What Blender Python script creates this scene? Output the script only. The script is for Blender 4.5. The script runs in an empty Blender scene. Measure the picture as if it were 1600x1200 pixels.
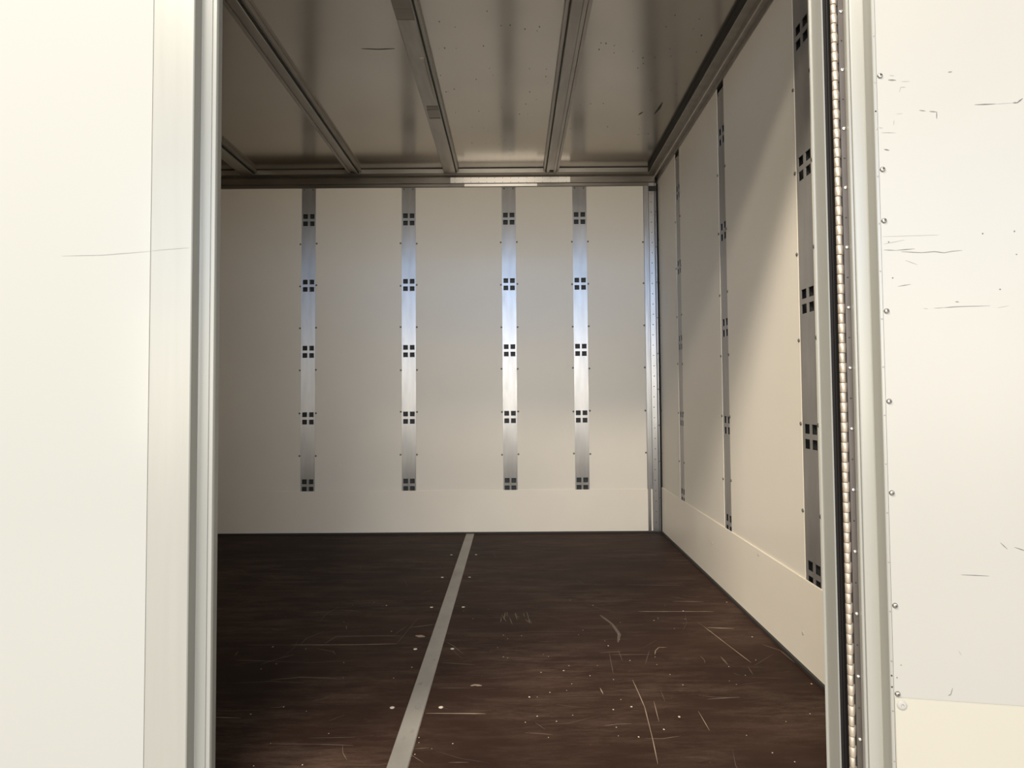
import bpy, bmesh, math, random
from mathutils import Matrix, Vector
random.seed(7)
SC = bpy.context.scene
COL = SC.collection

# ------------------------------------------------------------------ camera, world, lights, exposure
ZC = 0.7954                       # eye height above the cargo floor
cam_d = bpy.data.cameras.new('camera')
cam_d.sensor_width = 36.0
cam_d.lens = 22.5
cam_d.shift_y = -17.7 / 1600.0
cam_d.clip_start = 0.02
cam = bpy.data.objects.new('camera', cam_d)
COL.objects.link(cam)
cam.matrix_world = (Matrix.Translation((0, -1.25, ZC)) @ Matrix.Rotation(0.00168, 4, 'Z')
                    @ Matrix.Rotation(math.pi / 2 + 0.03673, 4, 'X') @ Matrix.Rotation(-0.0070, 4, 'Z'))
SC.camera = cam

W = bpy.data.worlds.new('world'); SC.world = W
W.use_nodes = True
W.node_tree.nodes['Background'].inputs['Color'].default_value = (1, .95, .87, 1)
W.node_tree.nodes['Background'].inputs['Strength'].default_value = 0.09

def area_light(name, loc, target, sx, sy, power, color):
    d = bpy.data.lights.new(name, 'AREA'); d.shape = 'RECTANGLE'
    d.size = sx; d.size_y = sy; d.energy = power; d.color = color
    o = bpy.data.objects.new(name, d); COL.objects.link(o)
    o.location = loc
    o.rotation_euler = (Vector(target) - Vector(loc)).to_track_quat('-Z', 'Y').to_euler()
    return o
# the hall outside: two rows of warm tube lamps, an added, unseen warm fill panel opposite the vehicle and the daylight windows above it
area_light('hall_lamp', (-3.6, -3.2, 5.75), (0.2, 0.8, 0.9), 1.5, 0.5, 530, (1, .90, .76))
area_light('hall_lamp_far', (-1.0, -4.2, 4.6), (0, 1.5, 0.9), 2.4, 0.4, 215, (1, .90, .76))
area_light('hall_warm_fill', (-.15, -8.0, 1.15), (-.15, 0, 1.15), 10.0, 2.0, 470, (1, .93, .82))  # added warm fill, brightens the inside of the box
area_light('hall_windows', (0.0, -8.0, 3.0), (0.0, 0, 3.0), 10.0, 1.7, 270, (.68, .92, 1.34))

SC.view_settings.view_transform = 'Standard'
SC.view_settings.look = 'None'
SC.view_settings.gamma = 1.0
SC.view_settings.use_curve_mapping = False
SC.view_settings.exposure = 0.0

# ------------------------------------------------------------------ materials
def mat(name, col, rough=0.5, metal=0.0, spec=0.5, aniso=0.0, tang=None, coat=0.0, coat_r=0.1,
        var=0.0, vscale=(6, 6, 6), bump=0.0, bscale=(60, 60, 60), col2=None, rvar=0.0):
    m = bpy.data.materials.new(name); m.use_nodes = True
    nt = m.node_tree; N = nt.nodes; L = nt.links
    b = N['Principled BSDF']
    b.inputs['Base Color'].default_value = (*col, 1)
    b.inputs['Roughness'].default_value = rough
    b.inputs['Metallic'].default_value = metal
    b.inputs['Specular IOR Level'].default_value = spec
    b.inputs['Coat Weight'].default_value = coat
    b.inputs['Coat Roughness'].default_value = coat_r
    tc = N.new('ShaderNodeTexCoord')
    def noise(sc, detail=4):
        mp = N.new('ShaderNodeMapping'); mp.inputs['Scale'].default_value = sc
        L.new(tc.outputs['Object'], mp.inputs['Vector'])
        n = N.new('ShaderNodeTexNoise'); n.inputs['Scale'].default_value = 1.0
        n.inputs['Detail'].default_value = detail
        L.new(mp.outputs['Vector'], n.inputs['Vector'])
        return n.outputs['Fac']
    if var > 0 or col2:
        f = noise(vscale, 6)
        r = N.new('ShaderNodeValToRGB')
        c2 = col2 or tuple(c * (1 - var) for c in col)
        r.color_ramp.elements[0].position = 0.32; r.color_ramp.elements[0].color = (*c2, 1)
        r.color_ramp.elements[1].position = 0.66; r.color_ramp.elements[1].color = (*col, 1)
        L.new(f, r.inputs['Fac']); L.new(r.outputs['Color'], b.inputs['Base Color'])
    if rvar > 0:
        f = noise(tuple(v * 1.7 for v in vscale), 4)
        mr = N.new('ShaderNodeMapRange')
        mr.inputs['To Min'].default_value = rough - rvar; mr.inputs['To Max'].default_value = rough + rvar
        L.new(f, mr.inputs['Value']); L.new(mr.outputs['Result'], b.inputs['Roughness'])
    if bump > 0:
        f = noise(bscale, 5)
        bp = N.new('ShaderNodeBump'); bp.inputs['Strength'].default_value = bump
        bp.inputs['Distance'].default_value = 0.002
        L.new(f, bp.inputs['Height']); L.new(bp.outputs['Normal'], b.inputs['Normal'])
    if aniso > 0:
        b.inputs['Anisotropic'].default_value = aniso
        v = N.new('ShaderNodeCombineXYZ')
        for i, k in enumerate('XYZ'): v.inputs[k].default_value = tang[i]
        vt = N.new('ShaderNodeVectorTransform'); vt.vector_type = 'VECTOR'
        vt.convert_from = 'OBJECT'; vt.convert_to = 'WORLD'
        L.new(v.outputs[0], vt.inputs[0]); L.new(vt.outputs[0], b.inputs['Tangent'])
    return m

M = {}
M['wall'] = mat('cream_wall_paint', (.86, .80, .69), .31, spec=.45, aniso=.97, tang=(1, .1, 0), var=.03, vscale=(3, 3, 3))
M['kick'] = mat('cream_kick_paint', (.87, .80, .68), .42, spec=.4, var=.03, vscale=(4, 4, 4))
M['zinc'] = mat('brushed_zinc', (.60, .60, .60), .40, metal=1, aniso=.92, tang=(1, .12, 0), var=.14, vscale=(24, 24, 5), rvar=.05, bump=.05, bscale=(300, 300, 4))
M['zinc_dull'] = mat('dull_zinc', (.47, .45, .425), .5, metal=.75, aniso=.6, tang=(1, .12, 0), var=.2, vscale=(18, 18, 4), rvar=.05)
M['zinc_dark'] = mat('channel_zinc', (.07, .07, .068), .6, metal=.7)
M['steel'] = mat('mill_aluminium', (.27, .245, .215), .36, metal=1, var=.18, vscale=(5, 40, 40), rvar=.08, bump=.05, bscale=(4, 200, 200))
M['bow'] = mat('roof_bow_metal', (.42, .395, .36), .42, metal=1, var=.16, vscale=(30, 5, 30), rvar=.06)
M['ceil'] = mat('ceiling_sheet', (.54, .505, .455), .19, metal=1, var=.07, vscale=(3, 3, 3), rvar=.03, bump=.03, bscale=(160, 160, 160))
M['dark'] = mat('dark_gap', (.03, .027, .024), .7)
M['rubber'] = mat('black_rubber', (.012, .011, .011), .6, spec=.2)
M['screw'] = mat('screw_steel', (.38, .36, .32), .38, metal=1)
M['screw_dark'] = mat('dark_screw_steel', (.20, .19, .17), .5, metal=.6)  # darker, duller metal for wall screws and rivets
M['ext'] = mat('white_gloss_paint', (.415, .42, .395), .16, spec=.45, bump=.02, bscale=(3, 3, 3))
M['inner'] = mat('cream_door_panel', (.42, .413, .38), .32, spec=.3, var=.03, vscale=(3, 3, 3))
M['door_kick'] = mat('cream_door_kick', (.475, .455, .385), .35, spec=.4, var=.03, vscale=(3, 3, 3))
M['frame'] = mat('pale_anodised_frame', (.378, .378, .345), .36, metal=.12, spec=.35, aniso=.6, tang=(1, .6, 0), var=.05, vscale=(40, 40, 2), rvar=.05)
M['hinge'] = mat('hinge_steel', (.62, .54, .44), .50, metal=.6, var=.2, vscale=(60, 60, 60))
M['leaf'] = mat('hinge_leaf_steel', (.11, .095, .083), .5, metal=.5, var=.2, vscale=(60, 60, 12))
M['strip'] = mat('dull_strip_aluminium', (.40, .375, .335), .5, metal=.35, var=.22, vscale=(9, 5, 9))
M['scratch'] = mat('bare_wood_scratch', (.34, .26, .19), .7)
M['faint'] = mat('faint_scuff', (.115, .085, .065), .7)
M['chip'] = mat('chip', (.62, .55, .44), .7)
M['scuff'] = mat('grey_scuff', (.14, .14, .125), .7)
M['scuff2'] = mat('pale_scuff', (.30, .295, .265), .6)
M['concrete'] = mat('concrete', (.50, .46, .40), .8, var=.2)

def floor_mat():
    m = bpy.data.materials.new('brown_film_plywood'); m.use_nodes = True
    nt = m.node_tree; N = nt.nodes; L = nt.links; b = N['Principled BSDF']
    tc = N.new('ShaderNodeTexCoord')
    def noise(sc, d=6, rough=.6):
        mp = N.new('ShaderNodeMapping'); mp.inputs['Scale'].default_value = sc
        L.new(tc.outputs['Object'], mp.inputs['Vector'])
        n = N.new('ShaderNodeTexNoise'); n.inputs['Scale'].default_value = 1; n.inputs['Detail'].default_value = d
        n.inputs['Roughness'].default_value = rough
        L.new(mp.outputs['Vector'], n.inputs['Vector']); return n.outputs['Fac']
    def ramp(f, a, b_, ca, cb):
        r = N.new('ShaderNodeValToRGB'); e = r.color_ramp.elements
        e[0].position = a; e[0].color = (*ca, 1); e[1].position = b_; e[1].color = (*cb, 1)
        L.new(f, r.inputs['Fac']); return r.outputs['Color']
    base = ramp(noise((1.6, 2.6, 1)), .35, .68, (.026, .0130, .0088), (.048, .0250, .0172))
    scuff = ramp(noise((3.2, 17, 1), 10, .84), .45, .70, (0, 0, 0), (1, 1, 1))
    patch = ramp(noise((1.3, 2.2, 1), 3), .36, .60, (0, 0, 0), (1, 1, 1))
    speck = ramp(noise((120, 160, 1), 2), .70, .80, (0, 0, 0), (1, 1, 1))
    mu = N.new('ShaderNodeMath'); mu.operation = 'MULTIPLY'; L.new(scuff, mu.inputs[0]); L.new(patch, mu.inputs[1])
    mu2 = N.new('ShaderNodeMath'); mu2.operation = 'MULTIPLY'; mu2.inputs[1].default_value = .6; L.new(mu.outputs[0], mu2.inputs[0])
    mx = N.new('ShaderNodeMix'); mx.data_type = 'RGBA'
    L.new(mu2.outputs[0], mx.inputs['Factor']); L.new(base, mx.inputs[6]); mx.inputs[7].default_value = (.17, .118, .088, 1)
    ms = N.new('ShaderNodeMath'); ms.operation = 'MULTIPLY'; L.new(speck, ms.inputs[0]); L.new(patch, ms.inputs[1])
    ms2 = N.new('ShaderNodeMath'); ms2.operation = 'MULTIPLY'; ms2.inputs[1].default_value = .55; L.new(ms.outputs[0], ms2.inputs[0])
    mx2 = N.new('ShaderNodeMix'); mx2.data_type = 'RGBA'
    L.new(ms2.outputs[0], mx2.inputs['Factor']); L.new(mx.outputs[2], mx2.inputs[6]); mx2.inputs[7].default_value = (.26, .2, .15, 1)
    L.new(mx2.outputs[2], b.inputs['Base Color'])
    b.inputs['Roughness'].default_value = .6; b.inputs['Specular IOR Level'].default_value = .09
    bp = N.new('ShaderNodeBump'); bp.inputs['Strength'].default_value = .08; bp.inputs['Distance'].default_value = .002
    L.new(noise((8, 220, 1), 3), bp.inputs['Height']); L.new(bp.outputs['Normal'], b.inputs['Normal'])
    return m
M['floor'] = floor_mat()

# ------------------------------------------------------------------ mesh helpers
class MB:
    """collects shapes, then builds ONE mesh object"""
    def __init__(self): self.bm = bmesh.new()
    def box(self, x0, x1, y0, y1, z0, z1, bev=0.0):
        b = bmesh.new()
        bmesh.ops.create_cube(b, size=1)
        for v in b.verts:
            v.co = Vector(((x0 + x1) / 2 + v.co.x * (x1 - x0), (y0 + y1) / 2 + v.co.y * (y1 - y0), (z0 + z1) / 2 + v.co.z * (z1 - z0)))
        if bev: bmesh.ops.bevel(b, geom=b.edges[:], offset=bev, segments=2, affect='EDGES')
        self.merge(b); return self
    def merge(self, b):
        me = bpy.data.meshes.new('tmp'); b.to_mesh(me); b.free()
        self.bm.from_mesh(me); bpy.data.meshes.remove(me)
    def prism(self, pts, axis, a0, a1):
        """closed 2D outline extruded along an axis: 'z' (x,y), 'x' (y,z), 'y' (x,z)"""
        def P(p, a): return {'z': (p[0], p[1], a), 'x': (a, p[0], p[1]), 'y': (p[0], a, p[1])}[axis]
        b = self.bm
        v0 = [b.verts.new(P(p, a0)) for p in pts]; v1 = [b.verts.new(P(p, a1)) for p in pts]
        n = len(pts)
        for i in range(n): b.faces.new((v0[i], v0[(i + 1) % n], v1[(i + 1) % n], v1[i]))
        b.faces.new(v0[::-1]); b.faces.new(v1)
        return self
    def head(self, c, n, r, h, seg=12, recess=True):
        """pan screw head: a low dome with a small dark-catching recess, axis n"""
        n = Vector(n).normalized(); t = n.orthogonal().normalized(); s = n.cross(t); c = Vector(c)
        prof = [(r, 0), (r * .96, h * .45), (r * .74, h * .85), (r * .34, h)]
        prof.append((r * .26, h * .35) if recess else (r * .1, h * 1.04))
        rings = []
        for rr, hh in prof:
            rings.append([self.bm.verts.new(c + n * hh + (t * math.cos(a) + s * math.sin(a)) * rr) for a in [2 * math.pi * k / seg for k in range(seg)]])
        for a, b in zip(rings, rings[1:]):
            for k in range(seg): self.bm.faces.new((a[k], a[(k + 1) % seg], b[(k + 1) % seg], b[k]))
        self.bm.faces.new(rings[-1]); self.bm.faces.new(rings[0][::-1])
        return self
    def tube(self, x, y, z0, z1, r, seg=14, bev=.0008):
        prof = [(r - bev, z0), (r, z0 + bev), (r, z1 - bev), (r - bev, z1)]
        rings = [[self.bm.verts.new((x + rr * math.cos(2 * math.pi * k / seg), y + rr * math.sin(2 * math.pi * k / seg), z)) for k in range(seg)] for rr, z in prof]
        for a, b in zip(rings, rings[1:]):
            for k in range(seg): self.bm.faces.new((a[k], a[(k + 1) % seg], b[(k + 1) % seg], b[k]))
        self.bm.faces.new(rings[-1]); self.bm.faces.new(rings[0][::-1])
        return self
    def mesh(self, name, m):
        bmesh.ops.recalc_face_normals(self.bm, faces=self.bm.faces[:])
        me = bpy.data.meshes.new(name); self.bm.to_mesh(me); self.bm.free()
        me.materials.append(m)
        return me
    def build(self, name, m, parent=None, smooth=False):
        me = self.mesh(name, m)
        if smooth:
            for p in me.polygons: p.use_smooth = True
        return link(name, me, parent)
def link(name, me, parent=None, loc=None):
    o = bpy.data.objects.new(name, me); COL.objects.link(o)
    if parent is not None: o.parent = parent
    if loc is not None: o.location = loc
    return o
def tag(o, label=None, cat=None, group=None, kind=None):
    if label: o['label'] = label
    if cat: o['category'] = cat
    if group: o['group'] = group
    if kind: o['kind'] = kind
    return o
def empty(name, loc=(0, 0, 0), rz=0.0):
    o = bpy.data.objects.new(name, None); COL.objects.link(o)
    o.location = loc; o.rotation_euler = (0, 0, rz); o.empty_display_size = .05
    return o
def struct(o, label=None, cat=None): return tag(o, label, cat, None, 'structure')

def ribbon(bm, pts, w, to3, taper=True, flat=1.0):
    """a flat tapering stroke along a polyline, laid on a surface by to3(p)"""
    dd = Vector(pts[-1]) - Vector(pts[0])
    if abs(dd.x) > 2.5 * abs(dd.y): w = w * flat
    # resample so that long strokes can fray a little
    P = [Vector(p) for p in pts]
    Q = []
    for a, b in zip(P, P[1:]):
        k = max(2, int((b - a).length / .03))
        for i in range(k): Q.append(a.lerp(b, i / k))
    Q.append(P[-1])
    prev = None
    for i, q in enumerate(Q):
        d = (Q[min(i + 1, len(Q) - 1)] - Q[max(i - 1, 0)]).normalized()
        nn = Vector((-d.y, d.x))
        f = (0.25 if i in (0, len(Q) - 1) else random.uniform(.55, 1.1)) if taper else 1
        h = w * .5 * f
        cur = (bm.verts.new(to3(q + nn * h)), bm.verts.new(to3(q - nn * h)))
        if prev: bm.faces.new((prev[0], prev[1], cur[1], cur[0]))
        prev = cur
def random_scratches(bm, n, to3, box, wmin, wmax, lmax):
    for k in range(n):
        x = random.uniform(box[0], box[1]); y = random.uniform(box[2], box[3])
        a = random.gauss(0, .12) if random.random() < .7 else random.uniform(0, 3.1)
        l = random.uniform(.02, lmax) * (1 if random.random() < .8 else 2)
        d = Vector((math.cos(a), math.sin(a)))
        p = Vector((x, y)); bend = random.uniform(-.08, .08)
        pts = [p, p + d * l * .5 + Vector((-d.y, d.x)) * l * bend, p + d * l]
        pts = [q for q in pts if box[0] < q.x < box[1] and box[2] < q.y < box[3]]
        if len(pts) > 1: ribbon(bm, pts, random.uniform(wmin, wmax), to3)
def blob(bm, c, r, to3, sx=1.0, sy=1.0):
    k = 8; a0 = random.random() * 6
    vs = [bm.verts.new(to3(Vector((c[0] + sx * r * random.uniform(.7, 1.15) * math.cos(a0 + 2 * math.pi * i / k), c[1] + sy * r * random.uniform(.7, 1.15) * math.sin(a0 + 2 * math.pi * i / k))))) for i in range(k)]
    bm.faces.new(vs)

# ------------------------------------------------------------------ dimensions (metres; x right, y into the body, z up from the cargo floor)
D = 2.50            # inside face of the far wall
XL = -1.98          # inside of the left end
XR_B, XR_F = .8625, .8415      # right wall at the far corner / near the doorway
H = 2.137           # ceiling sheet
HEAD = 2.12         # underside of the door header
HOLE_Z = [.283 + .3907 * k for k in range(5)]
SCREW_Z = [1.703 - .2492 * k for k in range(7)]
M['splice'] = mat('bright_splice_metal', (.78, .74, .68), .38, metal=1)
M['bow_dark'] = mat('dull_flange_metal', (.24, .22, .195), .5, metal=1)
M['lip'] = mat('pale_lip_metal', (.45, .425, .385), .42, metal=1, var=.16, vscale=(4, 40, 40))
M['chrome'] = mat('bright_screw', (.8, .78, .74), .2, metal=1)
M['strip_stain'] = mat('strip_stain', (.26, .245, .22), .6)
SCRAPE = [(-.575, 1.166), (-.514, 1.172), (-.447, 1.168)]
# scratches, chips and scuffs: width then points on the surface (floor x,y; door distance from hinge, z)
SCR = [(0.0013,[(-0.7231,0.8385),(-0.5205,0.8369),(-0.3815,0.843)]),(0.001,[(-0.7587,0.3748),(-0.6837,0.3708)]),(0.0039,[(-0.1228,0.5391),(-0.112,0.5451),(-0.0922,0.5399)]),(0.0061,[(-0.3313,0.9121),(-0.2982,0.9025)]),(0.001,[(-0.2248,0.3885),(-0.0744,0.3846)]),(0.0014,[(0.3279,0.5705),(0.3294,0.491),(0.3296,0.4129),(0.3167,0.2589),(0.3063,0.1612)]),(0.0016,[(0.6486,0.983),(0.6742,0.8291),(0.7001,0.6806)]),(0.0021,[(0.6584,0.9693),(0.7446,0.9582)]),(0.0011,[(0.3599,0.4451),(0.3495,0.3414)]),(0.0011,[(0.4599,0.3903),(0.4595,0.2976)]),(0.0016,[(0.4287,0.7445),(0.4381,0.7757),(0.4537,0.7996),(0.4791,0.7992)]),(0.0011,[(0.4556,1.1359),(0.7297,1.1307)]),(0.0012,[(0.6105,1.2491),(0.7255,1.2419)]),(0.0022,[(0.2307,0.522),(0.234,0.4864)]),(0.0011,[(-0.028,1.1404),(-0.0271,1.1083)]),(0.0011,[(-0.0464,1.1081),(-0.0297,1.0367)]),(0.0011,[(0.0311,1.1262),(0.0352,1.0866)]),(0.0011,[(-0.0351,1.1402),(-0.0387,1.0593)]),(0.0011,[(0.037,1.0637),(0.0485,1.0311)]),(0.0011,[(-0.0194,1.0835),(-0.0089,1.0105)]),(0.0011,[(0.0442,1.1408),(0.0495,1.0756)]),(0.0011,[(0.0022,1.1316),(0.005,1.1039)]),(0.0011,[(0.0483,1.0574),(0.0523,1.0187)]),(0.0011,[(0.0462,1.0881),(0.0589,1.015)]),(0.0011,[(0.0024,1.1058),(0.0087,1.0574)]),(0.0011,[(-0.0361,1.1184),(-0.023,1.0938)]),(0.0011,[(-0.0482,1.0841),(-0.0499,1.0304)]),(0.0011,[(-0.0017,1.1136),(0.0164,1.0794)])]
SCRF = [(0.0013,[(-0.3815,0.843),(-0.3485,1.0819)]),(0.0013,[(-0.8742,0.841),(-0.7231,0.8385)]),(0.0019,[(-0.8487,0.7218),(-0.735,0.7141)]),(0.0023,[(-0.692,0.5849),(-0.6114,0.6007),(-0.5053,0.5926)]),(0.0014,[(-0.5746,0.2516),(-0.4664,0.2487),(-0.3718,0.2425)]),(0.0009,[(-0.4841,0.2751),(-0.3757,0.2774)]),(0.0031,[(-0.7615,0.6882),(-0.7231,0.7319),(-0.6839,0.7619)]),(0.002,[(-0.692,0.8431),(-0.6891,0.8949),(-0.6474,0.958)]),(0.002,[(-0.6157,0.8503),(-0.5931,0.9111),(-0.4719,0.9127),(-0.377,0.911)]),(0.0026,[(-0.6292,0.8089),(-0.5707,0.7838),(-0.5546,0.7599)]),(0.0036,[(-0.3624,0.9874),(-0.2753,1.0192)]),(0.0011,[(-0.2106,0.5281),(-0.1109,0.5267)]),(0.0016,[(-0.2043,0.802),(-0.1597,0.7232)]),(0.0016,[(-0.1986,0.425),(-0.1708,0.4087)]),(0.0012,[(-0.2303,0.2267),(-0.1964,0.2305)]),(0.0011,[(-0.1469,0.1721),(-0.1027,0.1716)]),(0.0018,[(-0.218,0.6945),(-0.1201,0.6786)]),(0.002,[(-0.4051,0.9169),(-0.3732,1.011)]),(0.0017,[(0.4704,1.4726),(0.7121,1.4529)]),(0.0032,[(0.6168,1.3064),(0.6657,1.2801)]),(0.0103,[(0.3093,1.1016),(0.3389,1.0081),(0.3479,0.9131),(0.3317,0.8431)]),(0.0011,[(0.7011,0.6592),(0.7868,0.7389)]),(0.0045,[(0.7869,0.8188),(0.8243,0.7695),(0.8284,0.6787)]),(0.0016,[(0.2915,0.7622),(0.2803,0.6104)]),(0.0019,[(0.3222,0.7775),(0.3218,0.701)]),(0.0011,[(0.3914,0.5019),(0.3888,0.4447)]),(0.0049,[(0.6247,0.7262),(0.6266,0.6674)]),(0.0021,[(0.5023,0.4544),(0.5906,0.4645)]),(0.0012,[(0.2985,0.7465),(0.4225,0.7446)]),(0.0015,[(0.048,0.3402),(0.0711,0.3067)]),(0.0022,[(0.6391,1.0227),(0.6486,0.983)]),(0.0017,[(0.6808,0.6524),(0.6752,0.598)])]
CHIPS = [(0.2962,0.8152,0.0023),(0.2477,0.4013,0.002),(0.2965,0.4155,0.0028),(0.4044,0.3625,0.0032),(0.3529,0.3034,0.0022),(0.2863,0.2707,0.0021),(0.1402,0.6327,0.0026),(0.2123,0.5981,0.0017),(0.1559,0.5476,0.0014),(0.0541,0.3698,0.0017),(0.1002,0.3445,0.0015),(0.1425,0.3738,0.0013),(0.2414,0.3141,0.0014),(0.2399,0.2756,0.001),(0.0763,0.2704,0.0012),(0.813,0.5385,0.0022),(0.8374,0.5234,0.0017),(0.7784,0.8825,0.0023),(0.8128,1.2353,0.0024),(0.2971,1.2098,0.0019),(0.6205,1.1394,0.0026),(0.6065,0.5377,0.0011),(0.4596,0.5372,0.0014),(0.1018,0.7343,0.0012),(0.0579,0.4715,0.0011),(0.6032,0.1657,0.0013),(0.4183,0.6705,0.0012),(-0.4894,1.223,0.0031),(-0.7733,0.8243,0.0026),(-0.6659,0.3889,0.0018),(-0.7757,0.4216,0.0014),(-0.2258,0.2739,0.0014),(-0.2245,0.2037,0.0012),(-0.4623,0.1654,0.0016),(-0.3441,0.5903,0.0015),(0.0238,0.3405,0.0015),(0.037,0.4718,0.0024),(-0.2226,0.252,0.001)]
SCF = [(0.0017,[(0.2177,1.3163),(0.2512,1.3149)]),(0.0022,[(0.279,1.3144),(0.2865,1.3142),(0.2952,1.3212)]),(0.0017,[(0.1262,1.3139),(0.1362,1.312)]),(0.0017,[(0.1429,1.3107),(0.155,1.3084)]),(0.0022,[(0.155,1.3084),(0.1546,1.2961)]),(0.002,[(0.1758,1.3803),(0.1825,1.3806)]),(0.0022,[(0.075,1.3754),(0.0885,1.3737)]),(0.002,[(0.0648,1.2461),(0.0738,1.2434)]),(0.0005,[(0.0611,1.2776),(0.0855,1.2752)]),(0.0012,[(0.0599,1.059),(0.0801,1.0573)]),(0.0012,[(0.0801,1.0573),(0.1114,1.0588)]),(0.001,[(0.089,1.0544),(0.1223,1.0512),(0.1444,1.0521),(0.1597,1.0492),(0.1728,1.0513),(0.1892,1.0524)]),(0.0007,[(0.1404,0.949),(0.1568,0.9497)]),(0.001,[(0.1568,0.9497),(0.1786,0.9507),(0.2313,0.9507)]),(0.001,[(0.0817,0.9909),(0.103,0.9941)]),(0.002,[(0.1756,0.9597),(0.1814,0.9591)]),(0.0012,[(0.1438,0.2613),(0.1477,0.2628),(0.1512,0.2746)]),(0.0014,[(0.2347,0.5318),(0.2454,0.521)]),(0.0014,[(0.2565,0.5247),(0.2773,0.5176)]),(0.0014,[(0.1709,0.4734),(0.2147,0.473)]),(0.0025,[(0.2222,1.081),(0.2248,1.0809)]),(0.0025,[(0.2731,1.0825),(0.2756,1.0824)]),(0.0025,[(0.2749,1.041),(0.2775,1.0409)]),(0.0025,[(0.2469,0.9796),(0.2495,0.9795)]),(0.0025,[(0.0718,1.0068),(0.0745,1.0067)]),(0.0025,[(0.0668,1.0735),(0.0695,1.0733)]),(0.0022,[(0.0674,0.309),(0.0696,0.3092)]),(0.0022,[(0.06,0.2864),(0.0622,0.2866)])]
SCFF = [(0.0007,[(0.2512,1.3149),(0.279,1.3144)]),(0.002,[(0.0775,1.384),(0.0854,1.3825)]),(0.0012,[(0.0975,1.3703),(0.111,1.3695)]),(0.0015,[(0.0936,1.3512),(0.0961,1.3597),(0.104,1.3595)]),(0.0012,[(0.0568,1.2872),(0.0636,1.2862)]),(0.001,[(0.088,1.3104),(0.097,1.3104)]),(0.0015,[(0.0832,1.2996),(0.0822,1.2897)]),(0.0012,[(0.1227,0.9488),(0.1305,0.9488)]),(0.001,[(0.2429,0.9468),(0.261,0.9498)]),(0.0012,[(0.0953,1.0384),(0.115,1.0295)]),(0.0017,[(0.1627,0.3403),(0.1668,0.3324)]),(0.001,[(0.0583,1.0838),(0.1518,1.0822)]),(0.0015,[(0.0602,1.0701),(0.094,1.0758)])]

# ------------------------------------------------------------------ structure: floor
fl = MB().box(XL - .05, .95, 0.002, D + .05, -.12, 0).build('floor', M['floor'])
struct(fl, 'dark brown scratched plywood floor of the cargo box', 'floor')
up = lambda h: (lambda p: Vector((p.x, p.y, h)))
b = MB()
for w, pts in SCR: ribbon(b.bm, pts, max(.0017, w * 1.6), up(.0006), flat=2.2)
random_scratches(b.bm, 26, up(.0006), (-1.2, .75, .08, 1.5), .0006, .0012, .08)
tag(b.build('scratches', M['scratch'], fl), kind='stuff')
b = MB()
for w, pts in SCRF: ribbon(b.bm, pts, max(.0016, w * 1.3), up(.0004), flat=2.0)
random_scratches(b.bm, 150, up(.0004), (-1.6, .80, .08, 2.1), .0007, .0016, .20)
tag(b.build('scuff_marks', M['faint'], fl), kind='stuff')
b = MB()
for x, y, r in CHIPS: blob(b.bm, (x, y), r, up(.0008), 1.1, 1.5)
for k in range(70):
    x = random.uniform(-.9, .75); y = random.uniform(.1, 1.3)
    if not -.29 < x < -.22: blob(b.bm, (x, y), random.uniform(.0008, .0018), up(.0008), 1.2, 1.4)
tag(b.build('chips', M['chip'], fl), kind='stuff')
# pale screw plugs in pairs beside the joint strip
plug_me = MB().head((0, 0, 0), (0, 0, 1), .0062, .0012, 10).mesh('screw_plug', M['chip'])
for y in (.42, .80, 1.20, 1.60, 2.0):
    for s in (-1, 1): link('screw_plug', plug_me, fl, (-.2545 + s * .058 + random.uniform(-.006, .006), y, 0))
# black sealant run along the foot of the walls
t1 = MB().box(XL, XR_B, D - .012, D, 0, .008).build('trim_1', M['dark']); struct(t1, 'black sealant line along the foot of the far wall', 'trim')

st = MB()
st.prism([(-.278, 0), (-.276, .0022), (-.233, .0022), (-.231, 0)], 'y', .03, D - .012)
st = st.build('joint_strip', M['strip']); tag(st, 'dull aluminium joint strip running across the brown floor', 'strip')
b = MB()
for x, y, r in ((-.262, 1.63, .006), (-.243, .71, .004), (-.26, .98, .003), (-.262, .55, .008), (-.25, .42, .011), (-.247, .30, .007), (-.262, .27, .005)):
    blob(b.bm, (x, y), r, up(.0027), .8, 1.3)
tag(b.build('stains', M['strip_stain'] if 'strip_stain' in M else M['leaf'], st), kind='stuff')

# ------------------------------------------------------------------ structure: walls
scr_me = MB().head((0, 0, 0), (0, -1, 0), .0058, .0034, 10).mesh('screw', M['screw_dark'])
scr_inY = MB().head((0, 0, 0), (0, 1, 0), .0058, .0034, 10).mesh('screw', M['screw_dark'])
RAIL_X = [-2.38, -1.79, -1.2035, -.6115, -.0195, .3995]
PT = .0022                         # panel thickness
wb = MB().box(XL - .05, .95, D + .034, D + .07, -.1, 2.3).build('wall_back', M['zinc_dark'])
struct(wb, 'cream sheet-lined far wall between the lashing rails', 'wall')
edges = [XL] + [v for x in RAIL_X if x > XL for v in (x - .0415, x + .0415)] + [.779]
for i in range(0, len(edges), 2):
    x0, x1 = edges[i], edges[i + 1]
    p = MB().box(x0, x1, D, D + PT, .01, 2.05, .0012).build('panel', M['wall'], wb)
    if x1 > -2.3:
        for z in SCREW_Z[:6]:
            for x in ((x0 + .006, x1 - .006) if i else (x1 - .006,)):
                link('screw', scr_me, p, (x + random.uniform(-.001, .001), D, z + random.uniform(-.004, .004)))
kb = MB().box(XL, .806, D - .005, D - .0002, .009, .25, .0012).build('baseboard_back', M['kick'])
struct(kb, 'plain cream kick board at the foot of the far wall', 'baseboard')
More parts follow.
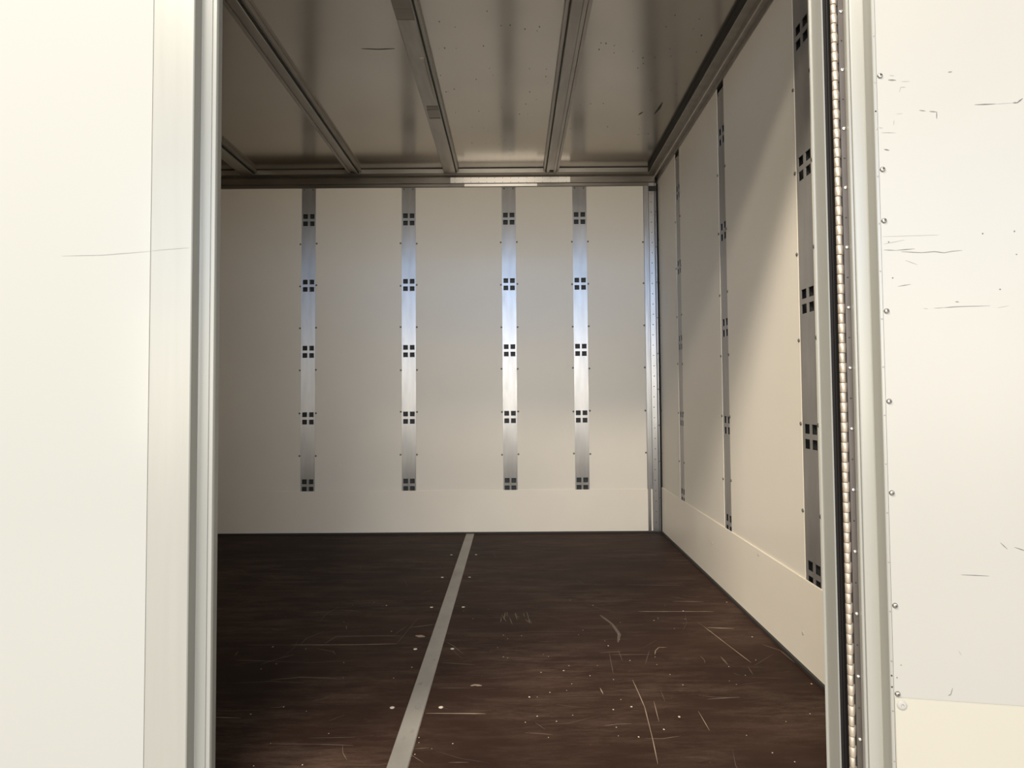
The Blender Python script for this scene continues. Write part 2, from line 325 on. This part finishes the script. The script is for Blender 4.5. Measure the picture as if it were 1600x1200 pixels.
for x, z in ((-1.23, .228), (-1.15, .228), (-.50, .242), (-.05, .16), (.30, .236), (.62, .236)):
    link('pop_rivet', MB().head((0, 0, 0), (0, -1, 0), .0035, .0012, 8).mesh('pop_rivet', M['kick']), kb, (x, D - .005, z))

# right wall: local frame, x runs from the far corner to the doorway, y points into the box
ang = math.atan2(-(XR_B - XR_F), -(D - .51))   # direction far corner -> doorway
dirv = Vector((XR_F - XR_B, .51 - D, 0)).normalized()
RZ = math.atan2(dirv.y, dirv.x)
wr = empty('wall_right', (XR_B, D, 0), RZ)     # local x along dirv, local -y into the box
# with x along dirv (about -Y world) the inward side (-X world) is local -y
struct(wr, 'cream sheet-lined end wall to the right of the doorway', 'wall')
MB().box(-.06, D + .02, .034, .07, -.1, 2.3).build('backing', M['zinc_dark'], wr)
RAIL_S = [.470, 1.186, 1.924]; RAIL_HW = [.0415, .0415, .049]
LW = D - .05
edges = [0.0] + [v for s, hw in zip(RAIL_S, RAIL_HW) for v in (s - hw, s + hw)] + [LW]
for i in range(0, len(edges), 2):
    s0, s1 = edges[i], edges[i + 1]
    p = MB().box(s0, s1, 0, PT, .004, 2.06, .0012).build('panel', M['wall'], wr)
    for z in SCREW_Z[:6]:
        for s in ((s0 + .006, s1 - .006) if i else (s0 + .016, s1 - .006)):
            link('screw', scr_me, p, (s, 0, z + random.uniform(-.004, .004)))
br_ = empty('baseboard_right', (XR_B, D, 0), RZ)
struct(br_, 'cream kick board along the foot of the right wall', 'baseboard')
MB().box(.006, LW, -.005, -.0002, .008, .262, .0014).build('board', M['kick'], br_)
me = MB().head((0, 0, 0), (0, -1, 0), .0055, .002, 10).mesh('pop_rivet', M['inner'])
for s, z in ((.985, .16), (1.52, .243), (1.86, .10)): link('pop_rivet', me, br_, (s, -.005, z))
t2 = empty('trim_2', (XR_B, D, 0), RZ); struct(t2, 'black sealant line along the foot of the right wall', 'trim')
MB().box(.012, D - .03, -.013, 0, 0, .009).build('bead', M['dark'], t2)

wl = MB().box(XL - .05, XL, 0, D + .05, -.1, 2.3).build('wall_left', M['wall']); struct(wl, 'cream end wall at the hidden left end of the box', 'wall')
wf = empty('wall_front', (0, 0, 0)); struct(wf, 'outer side wall of the box around the doorway', 'wall')
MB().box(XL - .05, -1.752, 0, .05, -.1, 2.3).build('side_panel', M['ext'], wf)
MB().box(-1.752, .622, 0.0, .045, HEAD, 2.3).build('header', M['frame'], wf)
MB().box(-1.752, .622, .0455, .05, HEAD, 2.16).build('header_lining', M['wall'], wf)
MB().box(XL, -1.76, .0505, .055, .01, 2.16).build('lining', M['wall'], wf)

# corner post, far right: riveted metal angle with a black seal line
cp = empty('trim_3', (0, 0, 0)); struct(cp, 'riveted bare metal corner post in the far right corner', 'trim')
cpb = MB()
cpb.prism([(.777, D + .02), (.777, D - .003), (.780, D - .006), (.797, D - .006), (.799, D - .002), (.806, D - .002), (.809, D - .009), (.838, D - .012),
           (.843, D - .009), (.847, D - .004), (.853, D - .004), (.853, D + .02)], 'z', 0.0, 2.05)
cpb.build('post', M['zinc'], cp)
MB().box(.8535, .861, D - .014, D + .02, .008, 2.04).build('seal_or_shade', M['rubber'], cp)
MB().box(.806, .850, D - .016, D - .0125, 2.00, 2.03, .001).build('end_cap', M['dark'], cp)
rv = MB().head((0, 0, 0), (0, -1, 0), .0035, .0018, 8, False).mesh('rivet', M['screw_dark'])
for k in range(32):
    z = .06 + k * .0605
    if z < 1.98: link('rivet', rv, cp, (.823 + .002 * math.sin(k), D - .0105, z))
for k in range(9): link('rivet', rv, cp, (.849, D - .005, .2 + k * .21))

# header rail across the top of the far wall
hd = empty('trim_4', (0, 0, 0)); struct(hd, 'metal header rail along the top of the far wall', 'trim')
b = MB()
b.prism([(D + .03, 2.034), (D - .006, 2.034), (D - .008, 2.036), (D - .008, 2.052), (D - .014, 2.054), (D - .014, 2.089), (D - .004, 2.092), (D - .002, 2.106), (D + .03, 2.106)], 'x', XL, .845)
b.build('rail', M['steel'], hd)
b = MB()
b.prism([(D - .0005, 2.1062), (D - .034, 2.1062), (D - .036, 2.108), (D - .036, 2.1345), (D - .0005, 2.1345)], 'x', XL, .808)
b.build('lip', M['lip'], hd)
MB().box(XL, .80, D - .0385, D - .0362, 2.1330, H).build('seal_or_shade', M['dark'], hd)  # thin dark strip between lip and ceiling
MB().box(-.362, .345, D - .0165, D - .0138, 2.0555, 2.0885, .0006).build('splice_plate', M['splice'], hd)
MB().box(-.28, .15, D - .0098, D - .0078, 2.0365, 2.0515, .0004).build('splice_plate', M['splice'], hd)
rv2 = MB().head((0, 0, 0), (0, -1, 0), .0026, .0014, 8, False).mesh('rivet', M['screw'])
for k in range(15):
    for z in (2.0595, 2.0845): link('rivet', rv2, hd, (-.335 + k * .047, D - .0162, z))
for k in range(16): link('rivet', rv2, hd, (-1.93 + k * .175, D - .036, 2.121))

# side rail between ceiling and right wall
sr = empty('trim_5', (XR_B, D, 0), RZ); struct(sr, 'grey metal rail where ceiling meets the right wall', 'trim')
b = MB()
b.prism([(.03, 2.058), (-.004, 2.058), (-.005, 2.066), (-.003, 2.067), (-.003, 2.078), (-.021, 2.080), (-.024, 2.084), (-.026, 2.103), (-.055, 2.104), (-.057, 2.107), (-.057, 2.1345), (.03, 2.1345)], 'x', .0, LW + .02)
b.build('rail', M['bow'], sr)
MB().box(.04, LW + .02, -.0625, -.0575, 2.1065, H).build('seal_or_shade', M['dark'], sr)  # dark strip over the lip edge, paints in its dark reflection
rv3 = MB().head((0, 0, 0), (0, 0, -1), .0045, .002, 8, False).mesh('rivet', M['screw'])
for s in (.25, .85, 1.45, 2.05): link('rivet', rv3, sr, (s, -.041, 2.1035))

# ceiling
ce = MB().box(XL - .05, .95, .0515, D + .05, H, H + .06).build('ceiling', M['ceil']); struct(ce, 'bare grey aluminium ceiling sheet above the roof bows', 'ceiling')
b = MB()
ribbon(b.bm, SCRAPE, .006, up(H - .0006))
ribbon(b.bm, [(.609, 1.77), (.622, 1.737)], .008, up(H - .0006))
ribbon(b.bm, [(.684, 1.76), (.692, 1.70), (.694, 1.64)], .012, up(H - .0006))
tag(b.build('scrape', M['dark'], ce), kind='stuff')
b = MB()
for k in range(90):
    x = random.uniform(-.3, .75); y = random.uniform(.9, 2.3)
    blob(b.bm, (x, y), random.uniform(.001, .0028), up(H - .0005), 1, 2)
tag(b.build('specks', M['bow_dark'], ce), kind='stuff')

# ------------------------------------------------------------------ lashing rails
def holed_plate(w, z0, z1, holes, t, yf):
    """flat strip with square holes cut through it; local x across, front at y=yf, thickness t behind it"""
    xs = sorted({-w / 2, w / 2} | {v for h in holes for v in (h[0] - .014, h[0] + .014)})
    zs = sorted({z0, z1} | {v for h in holes for v in (max(z0, h[1] - .014), min(z1, h[1] + .014))})
    m = MB(); bm = m.bm
    F = {}; B = {}
    for i, x in enumerate(xs):
        for j, z in enumerate(zs):
            F[i, j] = bm.verts.new((x, yf, z)); B[i, j] = bm.verts.new((x, yf + t, z))
    def solid(i, j):
        if i < 0 or j < 0 or i >= len(xs) - 1 or j >= len(zs) - 1: return False
        cx = (xs[i] + xs[i + 1]) / 2; cz = (zs[j] + zs[j + 1]) / 2
        return not any(abs(cx - h[0]) < .014 and abs(cz - h[1]) < .014 for h in holes)
    for i in range(len(xs) - 1):
        for j in range(len(zs) - 1):
            if not solid(i, j): continue
            bm.faces.new((F[i, j], F[i + 1, j], F[i + 1, j + 1], F[i, j + 1]))
            bm.faces.new((B[i, j], B[i, j + 1], B[i + 1, j + 1], B[i + 1, j]))
            for (di, dj, a, c) in ((-1, 0, (i, j), (i, j + 1)), (1, 0, (i + 1, j + 1), (i + 1, j)), (0, -1, (i + 1, j), (i, j)), (0, 1, (i, j + 1), (i + 1, j + 1))):
                if not solid(i + di, j + dj): bm.faces.new((F[a], F[c], B[c], B[a]))
    return m
holes = [(sx * .0195, z + sz * .0216) for z in HOLE_Z for sx in (-1, 1) for sz in (-1, 1)]
Z0, Z1 = .245, 2.036
face_me = holed_plate(.098, Z0, Z1, holes, .0025, .0026).mesh('face_plate', M['zinc'])
ch = MB()
ch.prism([(-.049, .0052), (-.049, .033), (.049, .033), (.049, .0052), (.0465, .0052), (.0465, .0305), (-.0465, .0305), (-.0465, .0052)], 'z', Z0, Z1)
chan_me = ch.mesh('channel', M['zinc_dark'])
web_me = MB().box(-.0015, .0015, .0054, .0302, Z0, Z1).mesh('web', M['zinc'])
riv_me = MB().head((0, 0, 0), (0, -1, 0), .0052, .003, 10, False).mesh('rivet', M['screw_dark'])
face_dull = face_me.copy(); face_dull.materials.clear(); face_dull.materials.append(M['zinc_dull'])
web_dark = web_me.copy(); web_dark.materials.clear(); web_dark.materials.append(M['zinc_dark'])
def rail(loc, rz, label, group, fm=face_me):
    r = tag(empty('lashing_rail', loc, rz), label, 'rail', group)
    link('face_plate', fm, r); link('web', web_me if fm is face_me else web_dark, link('channel', chan_me, r))
    for s in (-.026, .026): link('rivet', riv_me, r, (s, .0026, 2.026))
    return r
names = {1: 'far-wall lashing rail hidden behind the closed left door leaf', 2: 'leftmost zinc lashing rail in view on the far wall', 3: 'second zinc lashing rail in view from the left on the far wall',
         4: 'third zinc lashing rail in view from the left on the far wall', 5: 'rightmost far-wall zinc lashing rail, nearest the corner post'}
for i, x in enumerate(RAIL_X):
    if i >= 1: rail((x, D, 0), 0, names[i], 'square-holed lashing rails on the far wall')
for s, hw, nm in zip(RAIL_S, RAIL_HW, ('right-wall lashing rail closest to the far corner', 'middle lashing rail of the right wall', 'right-wall lashing rail closest to the door jamb')):
    p = Vector((XR_B, D, 0)) + dirv * s
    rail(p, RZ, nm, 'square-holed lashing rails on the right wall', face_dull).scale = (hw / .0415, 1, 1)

# ------------------------------------------------------------------ roof bows (run from the doorway to the far wall)
def bow(x0, x1, label, kind='open', dark_side=1):
    x = (x0 + x1) / 2
    r = tag(empty('roof_bow', (x, 0, 0)), label, 'beam', 'roof bows under the ceiling')
    zb = 2.1035; y0, y1 = .056, D - .018; h = (x1 - x0) / 2; t = H - .0008
    b = MB()
    if kind == 'open':      # channel with inward lips, open underneath
        b.prism([(-h, t), (-h, zb + .002), (-h + .002, zb), (-h + .017, zb), (-h + .017, zb + .003), (-h + .004, zb + .004), (-h + .004, t - .006), (h - .004, t - .006),
                 (h - .004, zb + .004), (h - .015, zb + .003), (h - .015, zb), (h - .002, zb), (h, zb + .002), (h, t)], 'y', y0, D - .040)
        for s in (-1, 1):
            a = sorted((s * h, s * (h - .016)))
            b.box(a[0], a[1], D - .0405, y1, zb, zb + .0022)
        b.build('channel', M['bow'], r)
        MB().box(-h + .0172, h - .0152, y0, D - .075, zb + .0042, zb + .007).build('infill', M['bow'], r)
    else:
        b.prism([(-h, t), (-h, zb + .002), (-h + .002, zb), (h - .002, zb), (h, zb + .002), (h, t)], 'y', y0, D - .040)
        b.box(-h, h, D - .0405, y1, zb, zb + .0022)
        b.build('channel', M['bow'], r)
    a = sorted((dark_side * (h + .0004), dark_side * (h + .0045)))
    MB().box(a[0], a[1], y0, D - .041, zb + .004, t).build('seal_or_shade', M['dark'], r)  # dark strip painting in the shadow gap along the bow's side
    a = sorted((dark_side * (h + .005), dark_side * (h + .0165)))
    MB().box(a[0], a[1], y0, D - .041, zb + .012, t).build('flange', M['bow'], r)
    return r
bow(-1.59, -1.515, 'short visible stub of a roof bow at the far upper left', 'closed')
bow(-.957, -.901, 'long slanting roof bow left of the taped one')
b3 = bow(-.396, -.328, 'flat-faced roof bow with a taped cover and a slim duct', 'closed')
MB().box(-.033, .030, .06, .92, 2.1015, 2.1033, .0005).build('cover', M['steel'], b3)
MB().box(-.030, .031, .923, 1.58, 2.1020, 2.1033, .0005).build('cover', M['bow'], b3)
MB().box(-.020, .033, 1.585, 1.615, 2.1010, 2.1033).build('tape', M['bow_dark'], b3)
MB().box(-.024, .031, 1.62, 1.70, 2.1015, 2.1033).build('tape', M['steel'], b3)
MB().box(-.022, .030, 1.703, 1.712, 2.1010, 2.1033).build('tape', M['bow_dark'], b3)
MB().box(.014, .026, 1.19, 1.51, 2.0965, 2.1018, .001).build('duct', M['bow'], b3)
MB().box(.010, .028, 1.165, 1.188, 2.095, 2.1018, .001).build('duct_end', M['screw'], b3)
b4 = bow(.203, .259, 'right-hand roof bow with an open groove, nearest the right wall', 'open', -1)
MB().box(.031, .044, .056, D - .041, 2.112, 2.116).build('edge_strip', M['bow'], b4)

# ------------------------------------------------------------------ left leaf, closed: smooth white outer face with stepped edge frame
dl = empty('door_1', (-1.75, 0, 0)); struct(dl, 'closed glossy white door leaf left of the opening', 'door')
def on_dl(b, name, m): return b.build(name, m, dl)
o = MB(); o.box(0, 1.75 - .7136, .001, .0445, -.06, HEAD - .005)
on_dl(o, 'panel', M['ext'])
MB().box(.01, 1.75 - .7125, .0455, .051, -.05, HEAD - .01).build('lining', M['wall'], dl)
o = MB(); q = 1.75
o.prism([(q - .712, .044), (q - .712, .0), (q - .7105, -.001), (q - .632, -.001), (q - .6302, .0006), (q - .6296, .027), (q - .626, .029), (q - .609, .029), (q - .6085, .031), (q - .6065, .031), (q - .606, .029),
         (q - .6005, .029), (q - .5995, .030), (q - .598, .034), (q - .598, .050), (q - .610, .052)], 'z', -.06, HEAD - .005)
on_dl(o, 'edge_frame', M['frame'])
b = MB()
ribbon(b.bm, [(.862, 1.078), (.94, 1.079), (1.037, 1.086)], .0010, lambda p: Vector((p.x, .0004, p.y)))
ribbon(b.bm, [(1.039, 1.086), (1.07, 1.089), (1.115, 1.092)], .0010, lambda p: Vector((p.x, -.0014, p.y)))
tag(b.build('scratch', M['scuff2'], dl), kind='stuff')

# ------------------------------------------------------------------ right jamb with rubber seal
jb = empty('trim_6', (0, 0, 0)); struct(jb, 'silver door jamb right of the opening', 'trim')
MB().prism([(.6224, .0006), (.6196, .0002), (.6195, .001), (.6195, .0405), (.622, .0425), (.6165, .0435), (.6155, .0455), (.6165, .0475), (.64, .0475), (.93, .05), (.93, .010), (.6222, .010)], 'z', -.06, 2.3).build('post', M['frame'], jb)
MB().prism([(.6225, .0095), (.6225, .0015), (.628, .0005), (.630, .0025), (.632, .0005), (.648, .001), (.665, .001), (.665, .0095)], 'z', -.06, HEAD).build('seal_or_shade', M['rubber'], jb)
MB().box(.624, .640, -.004, .0003, .0, .02, .001).build('clip', M['dark'], jb)

# ------------------------------------------------------------------ piano hinge
AX, AY = .633, -.020
TH = math.radians(9.9)
hg = tag(empty('piano_hinge', (AX, AY, 0), -TH), 'long steel piano hinge between the jamb and the open leaf', 'hinge')
PIT = .0190
kn_a = MB().tube(-.0004, 0, .0005, PIT - .0005, .0050, 14, .0004).mesh('knuckle', M['hinge'])
kn_b = MB()
kn_b.tube(0, 0, .0005, PIT - .0005, .0056, 14, .0004); kn_b.box(0, .0085, .0034, .0056, .0004, PIT - .0004); kn_b = kn_b.mesh('knuckle', M['hinge'])
for me in (kn_a, kn_b):
    for p in me.polygons: p.use_smooth = abs(p.normal.z) < .5 and len(p.vertices) == 4
for k in range(-3, 111): link('knuckle', kn_a if k % 2 else kn_b, hg, (0, 0, k * PIT))
MB().box(.0086, .0185, .0012, .0030, -.057, 2.11).build('leaf', M['leaf'], hg)
MB().box(.0, .022, .0058, .0078, -.057, 2.11).build('leaf', M['leaf'], hg)
hs = MB().head((0, 0, 0), (0, -1, 0), .0036, .0024, 10).mesh('screw', M['chrome'])
hd_ = MB().head((0, 0, 0), (0, -1, 0), .0016, .0008, 8).mesh('hole', M['dark'])
for k in range(19):
    link('screw', hs, hg, (.0140, .0012, .03 + k * .1165))
    link('hole', hd_, hg, (.0140, .0012, .03 + .058 + k * .1165))

# ------------------------------------------------------------------ right leaf, swung open: its lining faces the camera
dr = empty('door_2', (AX, AY, 0), -TH); struct(dr, 'open cream door leaf showing its scuffed inner lining', 'door')
# local x away from the hinge, local -y towards the viewer
LWD = 1.20
o = MB()
o.prism([(.0188, .004), (.0190, -.0105), (.0205, -.0125), (.0222, -.0125), (.0226, -.0090), (.0248, -.0090), (.0252, -.0128), (.0270, -.0138), (.0462, -.0150), (.0478, -.0165),
         (.0492, -.0525), (.0502, -.0538), (.0548, -.0538), (.0553, -.0528), (.0553, -.0505), (.060, -.0490), (.060, .004)], 'z', -.057, 2.11)
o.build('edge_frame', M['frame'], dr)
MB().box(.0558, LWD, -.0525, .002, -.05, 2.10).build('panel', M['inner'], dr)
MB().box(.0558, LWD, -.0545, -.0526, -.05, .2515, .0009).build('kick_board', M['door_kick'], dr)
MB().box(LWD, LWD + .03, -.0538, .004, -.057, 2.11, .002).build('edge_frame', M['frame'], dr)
ds = MB().head((0, 0, 0), (0, -1, 0), .0048, .0036, 14).mesh('screw', M['screw'])
for z in (.258, .4142, .6157, .7813, .9464, 1.1132, 1.2087, 1.3844, 1.55, 1.72, 1.9): link('screw', ds, dr, (.0612, -.0525, z))
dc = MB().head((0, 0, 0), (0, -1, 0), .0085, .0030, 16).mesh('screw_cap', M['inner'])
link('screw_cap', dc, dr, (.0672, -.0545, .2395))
for z in (.27, .29, 1.318): link('screw', hd_, dr, (.0520, -.0538, z))
rvl = MB().head((0, 0, 0), (0, -1, 0), .0014, .0008, 8, False).mesh('rivet', M['screw'])
for k in range(22): link('rivet', rvl, dr, (.0525, -.0538, .14 + k * .088))
onp = lambda p: Vector((p.x, -.0528, p.y))
b = MB()
for w, pts in SCF: ribbon(b.bm, pts, w * 1.35, onp)
tag(b.build('scuff_marks', M['scuff'], dr), kind='stuff')
b = MB()
for w, pts in SCFF: ribbon(b.bm, pts, w, onp)
tag(b.build('faint_scuff_marks', M['scuff2'], dr), kind='stuff')

# aluminium sill along the floor edge
sl = MB().prism([(-.004, -.115), (-.010, -.11), (-.010, -.002), (-.006, .0022), (.045, .0022), (.047, .0002), (-.002, .0002), (-.002, -.115)], 'x', -1.70, .618).build('trim_7', M['steel'])
struct(sl, 'aluminium sill along the floor edge below the doorway', 'trim')

# ground of the hall outside
g = MB().box(-9, 9, -12, 4, -1.1, -1.0).build('floor_outside', M['concrete']); struct(g, 'grey concrete yard floor below the vehicle', 'floor')
